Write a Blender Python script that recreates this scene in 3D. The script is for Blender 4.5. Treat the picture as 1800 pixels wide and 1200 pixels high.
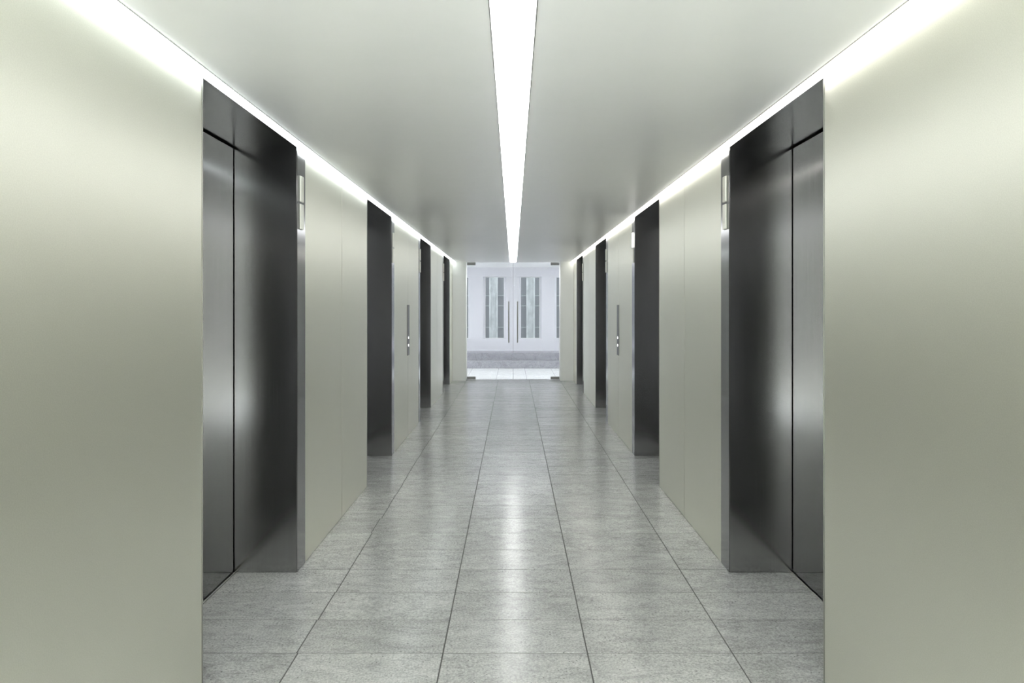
import bpy, bmesh, math, random
from mathutils import Vector
random.seed(7)
for o in list(bpy.data.objects):
    bpy.data.objects.remove(o)
C = bpy.context.scene.collection
S = bpy.context.scene

# ------------------------------------------------------------------ camera
EYE = 1.664
cd = bpy.data.cameras.new('camera'); cam = bpy.data.objects.new('camera', cd); C.objects.link(cam)
cam.location = (0, 0, EYE); cam.rotation_euler = (math.pi / 2, 0, 0)
cd.sensor_width = 36; cd.lens = 24.0
cd.shift_x = -2 / 1800; cd.shift_y = -62 / 1800
cd.clip_start = 0.05; cd.clip_end = 200
S.camera = cam

# ------------------------------------------------------------------ world, exposure
w = bpy.data.worlds.new('daylight'); S.world = w; w.use_nodes = True
bg = w.node_tree.nodes['Background']
bg.inputs['Color'].default_value = (0.90, 0.93, 1.0, 1)
SKY = 2.6
bg.inputs['Strength'].default_value = SKY
# added sun, unseen, through the open end behind the camera: its floor bounce brightens the ceiling
SUN = 108.0
sd = bpy.data.lights.new('sun', 'SUN'); sd.energy = SUN; sd.angle = math.radians(0.6); sd.color = (0.93, 0.97, 1.0)
sun = bpy.data.objects.new('sun', sd); C.objects.link(sun)
sun.location = (0, -12, 14); sun.rotation_euler = (math.radians(90 - 40), 0, 0)
S.view_settings.view_transform = 'Standard'; S.view_settings.look = 'None'
S.view_settings.gamma = 1; S.view_settings.exposure = 0.27
S.view_settings.use_curve_mapping = False
S.cycles.max_bounces = 12; S.cycles.diffuse_bounces = 6; S.cycles.glossy_bounces = 12
S.cycles.transparent_max_bounces = 12
S.cycles.use_denoising = True
S.cycles.sample_clamp_indirect = 20

L_CENTRE, L_SIDE = 8.8, 5.5

# ------------------------------------------------------------------ dimensions
W = 1.35          # half width of the corridor
RX = 1.744        # plane of the lift doors
H = 2.659         # ceiling
YB = -4.8         # corridor starts behind the camera
YE = 15.20        # face of the end wall
YG = 15.50        # glass
XO = 1.95         # outer face of the side walls
REC = [(2.967, 4.263, 1), (6.303, 7.580, 1), (9.900, 11.177, -1), (13.217, 14.500, -1)]
TRIM = 0.165
SLOT = 1.289

# ------------------------------------------------------------------ helpers
def box(bm, x0, x1, y0, y1, z0, z1, bev=0.0, seg=2):
    x0, x1 = min(x0, x1), max(x0, x1); y0, y1 = min(y0, y1), max(y0, y1)
    b = bmesh.new()
    v = [b.verts.new((x, y, z)) for x in (x0, x1) for y in (y0, y1) for z in (z0, z1)]
    for f in ((0, 1, 3, 2), (4, 6, 7, 5), (0, 4, 5, 1), (2, 3, 7, 6), (0, 2, 6, 4), (1, 5, 7, 3)):
        b.faces.new([v[i] for i in f])
    if bev:
        bmesh.ops.bevel(b, geom=list(b.edges), offset=bev, segments=seg, affect='EDGES', profile=0.5)
    me = bpy.data.meshes.new('tmp'); b.to_mesh(me); b.free()
    bm.from_mesh(me); bpy.data.meshes.remove(me)
    return bm

def NB(): return bmesh.new()

def build(name, bm, mat, parent=None, smooth=False):
    bmesh.ops.recalc_face_normals(bm, faces=list(bm.faces))
    if parent is not None:
        base = Vector((0, 0, 0)); p = parent
        while p is not None:
            base += p.location; p = p.parent
        bmesh.ops.translate(bm, verts=list(bm.verts), vec=-base)
    me = bpy.data.meshes.new(name); bm.to_mesh(me); bm.free()
    o = bpy.data.objects.new(name, me); C.objects.link(o)
    if mat: me.materials.append(mat)
    if smooth:
        for p in me.polygons: p.use_smooth = True
    if parent is not None: o.parent = parent
    return o

def thing(name, label, cat, loc, group=None):
    o = bpy.data.objects.new(name, None); C.objects.link(o)
    o.empty_display_size = 0.1; o.location = loc
    o['label'] = label; o['category'] = cat; o['kind'] = 'thing'
    if group: o['group'] = group
    return o

def struct(o, label=None, cat=None):
    o['kind'] = 'structure'
    if label: o['label'] = label
    if cat: o['category'] = cat
    return o

def empty(name, loc):
    o = bpy.data.objects.new(name, None); C.objects.link(o); o.location = loc; o.empty_display_size = 0.1
    return o

# ------------------------------------------------------------------ materials
def mat(name, col=(0.5, 0.5, 0.5), rough=0.5, metal=0.0, spec=0.5):
    m = bpy.data.materials.new(name); m.use_nodes = True
    p = m.node_tree.nodes['Principled BSDF']
    p.inputs['Base Color'].default_value = (*col, 1)
    p.inputs['Roughness'].default_value = rough
    p.inputs['Metallic'].default_value = metal
    p.inputs['Specular IOR Level'].default_value = spec
    return m

def nd(m, t, **kw):
    n = m.node_tree.nodes.new(t)
    for k, v in kw.items(): setattr(n, k, v)
    return n

def lk(m, a, b): m.node_tree.links.new(a, b)

def coords(m, scale=(1, 1, 1), rot=(0, 0, 0)):
    g = nd(m, 'ShaderNodeNewGeometry'); mp = nd(m, 'ShaderNodeMapping')
    mp.inputs['Scale'].default_value = scale; mp.inputs['Rotation'].default_value = rot
    lk(m, g.outputs['Position'], mp.inputs['Vector'])
    return mp.outputs['Vector']

def noise(m, vec, scale, detail=3, rough=0.5):
    n = nd(m, 'ShaderNodeTexNoise'); n.inputs['Scale'].default_value = scale
    n.inputs['Detail'].default_value = detail; n.inputs['Roughness'].default_value = rough
    lk(m, vec, n.inputs['Vector']); return n.outputs['Fac']

def maprange(m, v, a, b, c, d):
    n = nd(m, 'ShaderNodeMapRange')
    for i, x in enumerate((a, b, c, d)): n.inputs[i + 1].default_value = x
    lk(m, v, n.inputs[0]); return n.outputs[0]

def mixcol(m, fac, a, b, mode='MIX'):
    n = nd(m, 'ShaderNodeMix', data_type='RGBA', blend_type=mode)
    if isinstance(fac, float): n.inputs[0].default_value = fac
    else: lk(m, fac, n.inputs[0])
    for i, x in ((6, a), (7, b)):
        if isinstance(x, tuple): n.inputs[i].default_value = (*x, 1)
        else: lk(m, x, n.inputs[i])
    return n.outputs[2]

def math_(m, op, a, b=None):
    n = nd(m, 'ShaderNodeMath', operation=op)
    for i, x in enumerate((a, b)):
        if x is None: continue
        if isinstance(x, (int, float)): n.inputs[i].default_value = x
        else: lk(m, x, n.inputs[i])
    return n.outputs[0]

def bump(m, h, strength, dist):
    b = nd(m, 'ShaderNodeBump'); b.inputs['Strength'].default_value = strength; b.inputs['Distance'].default_value = dist
    lk(m, h, b.inputs['Height']); return b.outputs['Normal']

def P(m): return m.node_tree.nodes['Principled BSDF'].inputs

def brushed(name, col, rough, var, bmp, scale=170):
    m = mat(name, col, rough, 1.0)
    v = coords(m, (1, 1, 0.012))
    n = noise(m, v, scale, 4, 0.7)
    c = mixcol(m, maprange(m, n, 0.3, 0.7, 0, 1), tuple(x * (1 - var) for x in col), tuple(x * (1 + var) for x in col))
    lk(m, c, P(m)['Base Color'])
    lk(m, maprange(m, n, 0.3, 0.7, rough * 0.94, rough * 1.07), P(m)['Roughness'])
    lk(m, bump(m, n, bmp, 0.0006), P(m)['Normal'])
    return m

def emit(name, col, s):
    m = bpy.data.materials.new(name); m.use_nodes = True
    t = m.node_tree; t.nodes.remove(t.nodes['Principled BSDF'])
    e = t.nodes.new('ShaderNodeEmission'); e.inputs['Color'].default_value = (*col, 1); e.inputs['Strength'].default_value = s
    t.links.new(e.outputs[0], t.nodes['Material Output'].inputs['Surface']); return m

M = {}
# champagne anodised wall panel: satin, finely grained
m = M['panel'] = mat('champagne_panel', (0.66, 0.64, 0.53), 0.42, 0.97)
n = noise(m, coords(m), 260, 2)
lk(m, mixcol(m, maprange(m, n, 0.35, 0.65, 0, 1), (0.82, 0.82, 0.73), (0.87, 0.87, 0.78)), P(m)['Base Color'])
lk(m, bump(m, n, 0.10, 0.0004), P(m)['Normal'])
M['dark'] = brushed('dark_brushed_steel', (0.165, 0.167, 0.169), 0.075, 0.09, 0.014)
M['jamb'] = brushed('lightened_steel_lining', (0.42, 0.42, 0.418), 0.17, 0.05, 0.010)  # same steel as the doors, lightened to put jamb brightness into the colour
M['soffit'] = brushed('shaded_steel_soffit', (0.17, 0.17, 0.17), 0.20, 0.04, 0.010)  # same steel as the jambs, darkened to put soffit shade into the colour
M['trim'] = brushed('bright_brushed_steel', (0.27, 0.27, 0.28), 0.16, 0.04, 0.02)
M['edge'] = mat('polished_edge', (0.40, 0.40, 0.38), 0.35, 1.0)
M['steel_dark'] = mat('dark_satin_steel', (0.20, 0.20, 0.19), 0.35, 1.0)
M['steel'] = mat('satin_steel', (0.36, 0.36, 0.33), 0.35, 1.0)
M['gap'] = mat('black_gap', (0.012, 0.012, 0.012), 0.8)
M['core'] = mat('wall_core', (0.25, 0.25, 0.25), 0.9)
m = M['ceil'] = mat('ceiling_plaster', (0.90, 0.90, 0.88), 0.33, 0, 1.0)
P(m)['IOR'].default_value = 1.75
n = noise(m, coords(m), 4.0, 5, 0.6)
lk(m, mixcol(m, maprange(m, n, 0.3, 0.7, 0, 1), (0.92, 0.925, 0.91), (0.95, 0.95, 0.94)), P(m)['Base Color'])
M['white'] = mat('white_paint', (0.91, 0.92, 0.90), 0.55, 0, 0.4)
M['opal'] = mat('opal_lamp', (0.88, 0.88, 0.80), 0.3)
M['opal_lit'] = emit('opal_lamp_lit', (1.0, 0.98, 0.92), 5.0)
M['button'] = emit('lit_button', (1, 1, 1), 2.2)
M['l_centre'] = emit('diffuser_centre', (0.985, 1.0, 1.0), L_CENTRE)
M['l_left'] = emit('diffuser_cool', (0.93, 1.0, 0.995), L_SIDE)
M['l_right'] = emit('diffuser_warm', (1.0, 0.98, 0.91), L_SIDE)
M['l_lobby_fill'] = emit('lobby_fill_emitter', (0.93, 0.95, 1.0), 19.0)  # glow of the added lobby fill lamp
M['seal'] = mat('grey_edge_seal', (0.30, 0.30, 0.32), 0.6)
M['house'] = mat('lamp_housing', (0.7, 0.7, 0.7), 0.4)

def stone(name, dark, mid, light, rough, spec, tiled=True):
    m = mat(name, mid, rough, 0, spec)
    g = nd(m, 'ShaderNodeNewGeometry'); vec = g.outputs['Position']
    tint = None
    if tiled:
        a = nd(m, 'ShaderNodeAttribute', attribute_name='tile')
        ad = nd(m, 'ShaderNodeVectorMath', operation='MULTIPLY_ADD')
        ad.inputs[1].default_value = (37.0, 53.0, 11.0)
        lk(m, a.outputs['Color'], ad.inputs[0]); lk(m, vec, ad.inputs[2]); vec = ad.outputs[0]
        tint = a.outputs['Alpha']
        sp = nd(m, 'ShaderNodeSeparateColor'); lk(m, a.outputs['Color'], sp.inputs[0])
        sg = maprange(m, math_(m, 'GREATER_THAN', sp.outputs[1], 0.45), 0, 1, -1, 1)
        cx = nd(m, 'ShaderNodeCombineXYZ'); lk(m, sg, cx.inputs[0]); cx.inputs[1].default_value = 1; cx.inputs[2].default_value = 1
        fm = nd(m, 'ShaderNodeVectorMath', operation='MULTIPLY'); lk(m, vec, fm.inputs[0]); lk(m, cx.outputs[0], fm.inputs[1]); vec = fm.outputs[0]
    def mp(scale, rot):
        q = nd(m, 'ShaderNodeMapping'); q.inputs['Scale'].default_value = scale; q.inputs['Rotation'].default_value = rot
        lk(m, vec, q.inputs['Vector']); return q.outputs['Vector']
    streak = noise(m, mp((1, 2.3, 1), (0, 0, math.radians(-28))), 5.5, 9, 0.70)
    fine = noise(m, vec, 95, 4, 0.75)
    vein = nd(m, 'ShaderNodeTexNoise'); vein.inputs['Scale'].default_value = 3.2; vein.inputs['Detail'].default_value = 6
    vein.inputs['Distortion'].default_value = 0.7
    lk(m, mp((1, 3.2, 1), (0, 0, math.radians(-34))), vein.inputs['Vector'])
    vl = math_(m, 'ABSOLUTE', math_(m, 'SUBTRACT', vein.outputs['Fac'], 0.5))
    veinf = maprange(m, vl, 0.0, 0.03, 1, 0)
    c = mixcol(m, maprange(m, streak, 0.30, 0.70, 0, 1), dark, light)
    c = mixcol(m, maprange(m, fine, 0.32, 0.68, 0, 1), c, mixcol(m, 0.5, c, mid), 'MIX')
    mul = maprange(m, fine, 0.30, 0.70, 0.58, 1.36)
    vv = nd(m, 'ShaderNodeVectorMath', operation='SCALE'); lk(m, c, vv.inputs[0]); lk(m, mul, vv.inputs['Scale']); c = vv.outputs[0]
    c = mixcol(m, math_(m, 'MULTIPLY', veinf, 0.28), c, tuple(x * 0.45 for x in dark))
    pit = nd(m, 'ShaderNodeTexVoronoi'); pit.inputs['Scale'].default_value = 55; lk(m, vec, pit.inputs['Vector'])
    sel = nd(m, 'ShaderNodeSeparateColor'); lk(m, pit.outputs['Color'], sel.inputs[0])
    pf = math_(m, 'MULTIPLY', maprange(m, pit.outputs['Distance'], 0.16, 0.26, 1, 0), math_(m, 'GREATER_THAN', sel.outputs[0], 0.86))
    c = mixcol(m, math_(m, 'MULTIPLY', pf, 0.7), c, tuple(x * 0.3 for x in dark))
    if tint is not None:
        vv = nd(m, 'ShaderNodeVectorMath', operation='SCALE'); lk(m, c, vv.inputs[0]); lk(m, tint, vv.inputs['Scale']); c = vv.outputs[0]
    lk(m, c, P(m)['Base Color'])
    lk(m, maprange(m, streak, 0.3, 0.7, rough * 1.15, rough * 0.85), P(m)['Roughness'])
    lk(m, bump(m, fine, 0.12, 0.0008), P(m)['Normal'])
    return m
M['tile'] = stone('grey_stone_tile', (0.33, 0.335, 0.33), (0.44, 0.445, 0.44), (0.55, 0.555, 0.55), 0.20, 0.32)
M['lobby_tile'] = stone('daylit_stone_tile', (0.74, 0.75, 0.74), (0.80, 0.81, 0.80), (0.85, 0.86, 0.85), 0.25, 1.0)  # daylit brightness of the lobby floor put into a lighter stone colour
M['step'] = stone('step_stone', (0.28, 0.28, 0.305), (0.35, 0.35, 0.375), (0.42, 0.42, 0.445), 0.5, 0.4, False)
M['grout'] = mat('dark_grout', (0.10, 0.10, 0.098), 0.9)

# clear glass: fresnel mix of see-through and mirror
m = M['glass'] = bpy.data.materials.new('clear_glass'); m.use_nodes = True
t = m.node_tree; t.nodes.remove(t.nodes['Principled BSDF'])
tr = t.nodes.new('ShaderNodeBsdfTransparent'); tr.inputs[0].default_value = (0.975, 0.985, 0.98, 1)
gl = t.nodes.new('ShaderNodeBsdfGlossy'); gl.inputs['Roughness'].default_value = 0.02
fr = t.nodes.new('ShaderNodeFresnel'); fr.inputs['IOR'].default_value = 1.10
mx = t.nodes.new('ShaderNodeMixShader')
t.links.new(fr.outputs[0], mx.inputs[0]); t.links.new(tr.outputs[0], mx.inputs[1]); t.links.new(gl.outputs[0], mx.inputs[2])
t.links.new(mx.outputs[0], t.nodes['Material Output'].inputs['Surface'])
M['glass_edge'] = mat('glass_edge', (0.62, 0.74, 0.70), 0.25)
M['lobby_wall'] = mat('lobby_white_wall', (0.66, 0.66, 0.69), 0.6)
m = M['column'] = mat('pale_mottled_stone', (0.62, 0.66, 0.64), 0.7)
n = noise(m, coords(m, (1, 1, 0.5)), 6.0, 6, 0.65)
lk(m, mixcol(m, maprange(m, n, 0.35, 0.65, 0, 1), (0.46, 0.49, 0.48), (0.66, 0.69, 0.68)), P(m)['Base Color'])
M['bay'] = mat('grey_facade_glass', (0.27, 0.28, 0.29), 0.35)
M['rail'] = mat('pale_transom', (0.40, 0.42, 0.425), 0.5)
M['ground'] = mat('outside_paving', (0.35, 0.35, 0.36), 0.9)

# ------------------------------------------------------------------ floor
def floor_tiles(name, xs, ys, matl, jog=None, mult=(0.93, 1.07)):
    bm = bmesh.new(); cl = bm.loops.layers.float_color.new('tile')
    g = 0.0028
    for j in range(len(ys) - 1):
        off = random.uniform(-0.006, 0.006) if jog is not None else 0
        for i in range(len(xs) - 1):
            x0, x1 = xs[i], xs[i + 1]
            if jog is not None:
                if i == jog: x1 += off
                if i == jog + 1: x0 += off
            y0, y1 = ys[j], ys[j + 1]
            col = (random.random(), random.random(), random.random(), random.uniform(*mult))
            t = g + 0.0012
            o = [bm.verts.new(p) for p in ((x0 + g, y0 + g, -0.002), (x1 - g, y0 + g, -0.002), (x1 - g, y1 - g, -0.002), (x0 + g, y1 - g, -0.002))]
            k = [bm.verts.new(p) for p in ((x0 + t, y0 + t, 0), (x1 - t, y0 + t, 0), (x1 - t, y1 - t, 0), (x0 + t, y1 - t, 0))]
            fs = [bm.faces.new(k)] + [bm.faces.new((o[a], o[(a + 1) % 4], k[(a + 1) % 4], k[a])) for a in range(4)]
            for f in fs:
                for l in f.loops: l[cl] = col
    return bm

ROW = 0.3464
fl = empty('floor', (0, 5, 0)); struct(fl, 'grey stone tiled corridor floor between the two rows of elevators', 'floor')
xs = [-1.84, -1.735, -1.038, -0.337, 0.357, 1.053, 1.75, 1.84]
ys = [3.279 + ROW * k for k in range(-22, 35)]
ys = [YB] + [y for y in ys if YB + 0.05 < y < YE + 0.1] + [YG - 0.03]
build('floor_tiles', floor_tiles('floor', xs, ys, None, 1), M['tile'], fl)
build('grout', box(NB(), -XO, XO, YB, YG + 0.03, -0.12, -0.0018), M['grout'], fl)
lf = empty('floor_lobby', (0, 17, 0)); struct(lf, 'bright daylit stone lobby floor beyond the glass doors', 'floor')
xl = [-7 + 1.4 * 0 - 0.337 + 0.695 * k for k in range(-9, 30)]
xl = [x for x in xl if -6.1 < x < 6.1]
yl = [YG + 0.03] + [YG + 0.03 + 0.93 * k for k in range(1, 3)] + [18.3]
build('floor_tiles', floor_tiles('lobby', xl, yl, None, None, (0.97, 1.03)), M['lobby_tile'], lf)
build('grout', box(NB(), -6.1, 6.1, YG + 0.031, 19.6, -0.12, -0.0018), M['grout'], lf)

# ------------------------------------------------------------------ ceiling and its light lines
ce = empty('ceiling', (0, 5, H)); struct(ce, 'white plaster corridor ceiling split by the light lines', 'ceiling')
HC = 0.0775
b = NB()
for s in (-1, 1):
    box(b, s * (HC + 0.004), s * (SLOT - 0.004), YB, YG - 0.01, H, H + 0.14)
box(b, -HC - 0.02, HC + 0.02, YE + 0.1, YG - 0.01, H, H + 0.14)
build('ceiling_board', b, M['ceil'], ce)
build('ceiling_slab', box(NB(), -XO, XO, YB, YG + 0.02, H + 0.142, H + 0.25), M['core'], ce)

def lens(bm, x0, x1, y0, y1, z, drop, n=10):
    ring = []
    for k in range(n + 1):
        u = k / n; x = x0 + (x1 - x0) * u
        zz = z - drop * (1 - (2 * u - 1) ** 4)
        ring.append((bm.verts.new((x, y0, zz)), bm.verts.new((x, y1, zz))))
    for k in range(n):
        bm.faces.new((ring[k][0], ring[k + 1][0], ring[k + 1][1], ring[k][1]))
    a = [r[0] for r in ring]; c = [r[1] for r in ring]
    t0 = [bm.verts.new((x0, y0, z + 0.01)), bm.verts.new((x1, y0, z + 0.01))]
    t1 = [bm.verts.new((x0, y1, z + 0.01)), bm.verts.new((x1, y1, z + 0.01))]
    bm.faces.new(a + [t0[1], t0[0]]); bm.faces.new(c + [t1[1], t1[0]])
    bm.faces.new((a[0], c[0], t1[0], t0[0])); bm.faces.new((a[-1], c[-1], t1[1], t0[1])); bm.faces.new((t0[0], t0[1], t1[1], t1[0]))
    return bm

def linear_light(label, x0, x1, y1, mt, drop, edges):
    t = thing('linear_ceiling_light', label, 'ceiling light', ((x0 + x1) / 2, 5, H), 'recessed light lines of the ceiling')
    h = NB()
    box(h, x0 + 0.001, x1 - 0.001, YB, y1, H + 0.03, H + 0.12)
    build('housing', h, M['house'], t)
    e = NB()
    for x in edges:
        box(e, x - 0.002, x + 0.002, YB, y1, H - 0.002, H + 0.10)
    build('trim_edge', e, M['steel'], t)
    build('diffuser', lens(NB(), x0 + 0.001, x1 - 0.001, YB, y1, H - 0.001, drop), mt, t, True)
    return t
linear_light('wide white light line running down the middle of the ceiling', -HC, HC, YE + 0.099, M['l_centre'], 0.012, (-HC - 0.002, HC + 0.002))
linear_light('narrow white light line along the top of the left wall', -W + 0.004, -SLOT, YE - 0.001, M['l_left'], 0.014, (-SLOT + 0.002,))
linear_light('narrow white light line along the top of the right wall', SLOT, W - 0.004, YE - 0.001, M['l_right'], 0.014, (SLOT - 0.002,))

# ------------------------------------------------------------------ side walls, panels
SEAMS = [-3.2, -0.3, 5.382, 8.757, 12.10]
for side, s in (('left', -1), ('right', 1)):
    wl = empty('wall_' + side, (s * 1.6, 5, 0))
    struct(wl, side + ' corridor wall clad in champagne metal panels', 'wall')
    core = NB()
    box(core, s * (RX + 0.10), s * XO, YB, YG + 0.3, 0, H + 0.14)
    spans = []; y = YB
    for (a, c, t) in REC:
        e0 = a - (TRIM if t < 0 else 0.007); e1 = c + (TRIM if t > 0 else 0.007)
        spans.append((y, e0)); box(core, s * (W + 0.03), s * (RX + 0.10), y, a - 0.032, 0, H + 0.14); y = c + 0.032
        spans[-1] = (spans[-1][0] if len(spans) == 1 else prev, e0); prev = e1
    spans.append((prev, YE)); box(core, s * (W + 0.03), s * (RX + 0.10), y, YG + 0.3, 0, H + 0.14)
    build('wall_core', core, M['gap'], wl)
    for (a, c) in spans:
        cuts = [a] + [q for q in SEAMS if a + 0.1 < q < c - 0.1] + [c]
        for i in range(len(cuts) - 1):
            g0 = 0.006 if i else 0.0; g1 = 0.006 if i < len(cuts) - 2 else 0.0
            build('wall_panel', box(NB(), s * W, s * (W + 0.028), cuts[i] + g0, cuts[i + 1] - g1, 0.003, H + 0.012, 0.0015, 1), M['panel'], wl)

# ------------------------------------------------------------------ elevators
ORD = ['nearest', 'second', 'third', 'farthest']
PLACE = ['first elevator doorway on the {s} wall, the large one nearest the camera',
         'second elevator doorway on the {s} wall, just before the call button plate',
         'third elevator doorway on the {s} wall, just past the call button plate',
         'last elevator doorway on the {s} wall, next to the glass doors']
for side, s in (('left', -1), ('right', 1)):
    for k, (a, c, tr) in enumerate(REC):
        mid = (a + c) / 2
        el = thing('elevator', 'dark brushed steel ' + PLACE[k].format(s=side), 'elevator', (s * RX, mid, 0), 'elevators along the corridor')
        TJ = 0.03
        ta, tc = (0.0065, TJ) if tr > 0 else (TJ, 0.0065)
        for (y0, y1) in ((a - ta, a), (c, c + tc)):
            build('jamb', box(NB(), s * (W + 0.002), s * (RX + 0.09), y0, y1, 0.002, H + 0.03, 0.0012, 1), M['jamb'], el)
        build('soffit', box(NB(), s * (W + 0.002), s * (RX - 0.002), a + 0.001, c - 0.001, H, H + 0.03, 0.0012, 1), M['soffit'], el)
        # bright face plate carrying the lamps, on one side; a slim steel edge on the other
        if tr > 0: f0, f1, e0, e1 = c + 0.001, c + TRIM - 0.001, a - 0.005, a - 0.0005
        else: f0, f1, e0, e1 = a - TRIM + 0.001, a - 0.001, c + 0.0005, c + 0.005
        fp = box(NB(), s * (W - 0.002), s * (W + 0.0015), f0, f1, 0.003, H + 0.01, 0.0008, 1)
        box(fp, s * (W + 0.0014), s * (W + 0.0285), f0 + (0.031 if tr > 0 else 0.001), f1 - (0.031 if tr < 0 else 0.001), 0.003, H + 0.01)
        build('face_plate', fp, M['trim'], el)
        build('edge_trim', box(NB(), s * (W - 0.003), s * (W + 0.0018), e0, e1, 0.003, H + 0.008, 0.0008, 1), M['edge'], el)
        GAP = 0.011
        for (y0, y1) in ((a + GAP, mid - 0.002), (mid + 0.002, c - GAP)):
            build('door_panel', box(NB(), s * RX, s * (RX + 0.035), y0, y1, 0.014, H - 0.012, 0.0015, 1), M['dark'], el)
        build('sill', box(NB(), s * (RX - 0.006), s * (RX + 0.06), a + 0.001, c - 0.001, 0.0005, 0.006, 0.001, 1), M['edge'], el)
        build('shaft_lining', box(NB(), s * (RX + 0.062), s * (RX + 0.088), a + 0.001, c - 0.001, 0.0, H + 0.03), M['gap'], el)
        # direction lamps
        y0 = (c + 0.033) if tr > 0 else (a - 0.033 - 0.057)
        for j, (z0, z1, wd) in enumerate(((2.323, 2.485, 'upper'), (2.151, 2.308, 'lower'))):
            lit = (side == 'right' and k == 1 and j == 0)
            st = 'lit glowing white' if lit else 'plain white'
            L = thing('direction_lamp', f'{wd} {st} lamp on the steel plate of the {ORD[k]} {side} elevator', 'lamp',
                      (s * (W - 0.002), y0 + 0.0285, z0), 'direction lamps beside the elevators')
            build('base_plate', box(NB(), s * (W - 0.0022), s * (W - 0.0055), y0 - 0.0015, y0 + 0.0585, z0 - 0.003, z1 + 0.003, 0.0008, 1), M['steel'], L)
            build('lamp_cover', box(NB(), s * (W - 0.0057), s * (W - 0.0165), y0, y0 + 0.057, z0, z1, 0.003, 3), M['opal_lit'] if lit else M['opal'], L)
    # call button plate
    cp = thing('call_button_plate', f'tall slim steel call plate with two lit buttons on the {side} wall', 'call panel', (s * W, 8.77, 1.035), 'call plates halfway down the corridor')
    build('plate', box(NB(), s * (W - 0.0005), s * (W - 0.006), 8.69, 8.85, 1.035, 1.68, 0.0015, 2), M['steel_dark'], cp)
    for z in (1.26, 1.163):
        bb = bmesh.new()
        bmesh.ops.create_cone(bb, cap_ends=True, segments=24, radius1=0.017, radius2=0.015, depth=0.004)
        bmesh.ops.rotate(bb, verts=bb.verts, cent=(0, 0, 0), matrix=__import__('mathutils').Matrix.Rotation(-s * math.pi / 2, 3, 'Y'))
        bmesh.ops.translate(bb, verts=bb.verts, vec=(s * (W - 0.0082), 8.77, z))
        build('button', bb, M['button'], cp)

# ------------------------------------------------------------------ end wall and glass doors
we = empty('wall_end', (0, YE, 0)); struct(we, 'white end wall piers either side of the glass doors', 'wall')
for s in (-1, 1):
    build('pier', box(NB(), s * 1.05, s * (W - 0.0005), YE, YG + 0.05, 0.001, H + 0.12, 0.002, 1), M['white'], we)
for n_, s, nm in ((1, -1, 'left'), (2, 1, 'right')):
    d = empty('door_%d' % n_, (s * 1.03, YG, 0))
    struct(d, f'{nm} frameless glass door leaf with a long vertical steel handle', 'glass door')
    build('glass_leaf', box(NB(), s * 0.0050, s * 1.042, YG - 0.006, YG + 0.006, 0.012, H - 0.006), M['glass'], d)
    for z0, z1 in ((0.008, 0.068), (H - 0.064, H - 0.004)):
        build('patch_fitting', box(NB(), s * 0.852, s * 1.045, YG - 0.018, YG + 0.018, z0, z1, 0.002, 2), M['steel_dark'], d)
    build('edge_seal', box(NB(), s * 0.0006, s * 0.0045, YG - 0.007, YG + 0.007, 0.012, H - 0.006), M['seal'], d)
    hb = NB(); hx = s * 0.1
    hb2 = bmesh.new(); bmesh.ops.create_cone(hb2, cap_ends=True, segments=20, radius1=0.0135, radius2=0.0135, depth=0.935)
    bmesh.ops.translate(hb2, verts=hb2.verts, vec=(hx, YG - 0.055, 1.305))
    hd = build('handle', hb2, M['steel'], d, False); hb.free()
    for z in (0.90, 1.71):
        q = bmesh.new(); bmesh.ops.create_cone(q, cap_ends=True, segments=14, radius1=0.008, radius2=0.008, depth=0.05)
        bmesh.ops.rotate(q, verts=q.verts, cent=(0, 0, 0), matrix=__import__('mathutils').Matrix.Rotation(math.pi / 2, 3, 'X'))
        bmesh.ops.translate(q, verts=q.verts, vec=(hx, YG - 0.0312, z))
        o = build('handle_post', q, M['steel'], d)

# ------------------------------------------------------------------ lobby beyond
YW = 19.4
LOBBY_OPEN = 16.3  # set by how much daylight the added side walls let in
lw = empty('wall_lobby', (0, YW, 0)); struct(lw, 'white lobby wall with tall window openings beyond the glass doors', 'wall')
OPEN = [(-0.855 + 1.017 * k, -0.204 + 1.017 * k) for k in range(-5, 7)]
ZS, ZT = 0.742, 2.50
b = NB()
box(b, -6.2, 6.2, YW, YW + 0.2, 0.40, ZS)
build('lower_wall', b, M['lobby_wall'], lw)
build('header', box(NB(), -6.2, 6.2, YW - 0.03, YW + 0.2, ZT, 3.0), M['lobby_wall'], lw)
def prism(bm, pts, z0, z1):
    lo = [bm.verts.new((x, y, z0)) for x, y in pts]; hi = [bm.verts.new((x, y, z1)) for x, y in pts]
    n = len(pts)
    bm.faces.new(lo); bm.faces.new(hi[::-1])
    for i in range(n): bm.faces.new((lo[i], lo[(i + 1) % n], hi[(i + 1) % n], hi[i]))
edges = [-6.2] + [v for o in OPEN for v in o if -6.2 < v < 6.2] + [6.2]
for i in range(0, len(edges) - 1, 2):
    x0, x1 = edges[i], edges[i + 1]
    b = NB(); sp = 0.055
    prism(b, [(x0, YW), (x1, YW), (x1 + sp, YW + 0.12), (x1 + sp, YW + 0.2), (x0 - sp, YW + 0.2), (x0 - sp, YW + 0.12)], ZS, ZT)
    build('pier', b, M['lobby_wall'], lw)
build('base_ledge', box(NB(), -6.2, 6.2, YW - 0.03, YW + 0.1, 0.38, 0.44, 0.004, 1), M['lobby_wall'], lw)
wi = 0
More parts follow.
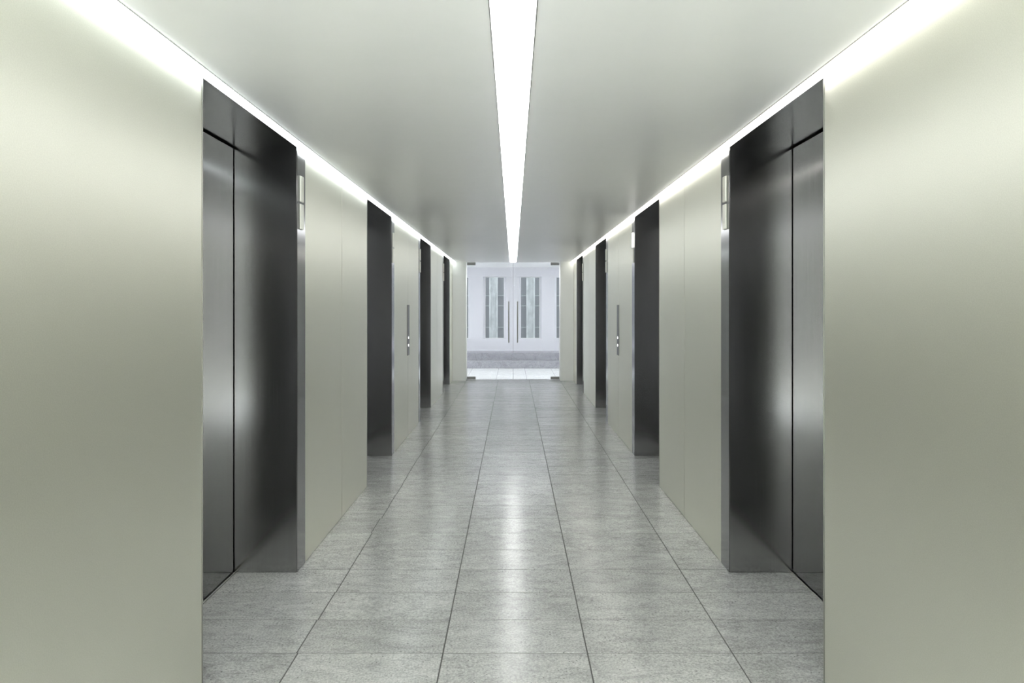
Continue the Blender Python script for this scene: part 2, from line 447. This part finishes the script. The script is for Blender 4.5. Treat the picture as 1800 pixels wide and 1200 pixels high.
for (x0, x1) in OPEN:
    if x1 < -1.5 or x0 > 1.6: continue
    wi += 1
    wn = empty('window_%d' % wi, ((x0 + x1) / 2, YW + 0.16, ZS)); struct(wn, None)
    b = NB()
    a0, a1 = x0 + 0.051, x1 - 0.051
    for q in (a0, a1 - 0.012): box(b, q, q + 0.012, YW + 0.14, YW + 0.18, ZS + 0.001, ZT - 0.001)
    for q in (ZS + 0.001, ZT - 0.013): box(b, a0, a1, YW + 0.14, YW + 0.18, q, q + 0.012)
    build('window_frame', b, M['white'], wn)
    build('window_pane', box(NB(), a0 + 0.012, a1 - 0.012, YW + 0.157, YW + 0.163, ZS + 0.013, ZT - 0.013), M['glass'], wn)
for side, s in (('left', -1), ('right', 1)):  # unseen walls added to cut the daylight entering the lobby
    q = empty('wall_lobby_' + side, (s * 6.2, 17, 0)); struct(q, None)
    build('added_return_wall', box(NB(), s * XO, s * 6.25, YG + 0.06, YG + 0.2, 0, 2.9), M['lobby_wall'], q)
    build('added_side_wall', box(NB(), s * 6.11, s * 6.25, YG + 0.2, LOBBY_OPEN, 0, 2.9), M['lobby_wall'], q)
st = empty('lobby_steps', (0, 18.8, 0)); struct(st, 'two grey stone steps below the lobby windows', 'steps')
build('step', box(NB(), -6.1, 6.1, 18.3, 18.62, -0.002, 0.19, 0.004, 1), M['step'], st)
build('step', box(NB(), -6.1, 6.1, 18.60, YW + 0.1, 0, 0.392, 0.004, 1), M['step'], st)
lc = build('ceiling_lobby', box(NB(), -6.2, 6.2, YG + 0.06, YW + 0.2, 2.76, 2.9), M['ceil']); struct(lc, 'white lobby ceiling beyond the glass doors', 'ceiling')

lq = build('added_fill_lamp', box(NB(), -4.6, 4.6, 15.72, 15.98, 2.752, 2.765, 0.004, 1), M['l_lobby_fill'], lc)  # added fill lamp, hidden behind the door header, brightens lobby and far ceiling
# ------------------------------------------------------------------ building across the street
YF = 24.0
fb = thing('building', 'grey building with pale stone pilasters seen through the lobby windows', 'building', (0, YF, -0.15))
build('wall', box(NB(), -9, 9, YF + 0.12, YF + 0.6, -0.15, 6), M['bay'], fb)
for k in range(-6, 7):
    cx = 1.306 * k - 0.692 + (0 if k <= 0 else 0)
    p = NB()
    box(p, cx - 0.15, cx + 0.15, YF, YF + 0.12, -0.15, 6)
    for q in (-0.12, 0.12): box(p, cx + q - 0.03, cx + q + 0.03, YF - 0.04, YF, -0.15, 6, 0.006, 1)
    build('pilaster', p, M['column'], fb)
for z in (0.92, 1.68, 2.04):
    build('rail', box(NB(), -9, 9, YF + 0.07, YF + 0.12, z - 0.02, z + 0.02), M['rail'], fb)
og = build('ground', box(NB(), -12, 12, YW + 0.21, YF + 0.6, -0.4, -0.15), M['ground']); struct(og)
um = build('sun_block_mass', box(NB(), -8, 8, YB, YW + 0.2, 3.02, 14), M['lobby_wall']); um.name = 'wall_upper'; struct(um)  # unseen block added above to keep the sun off the facade beyond
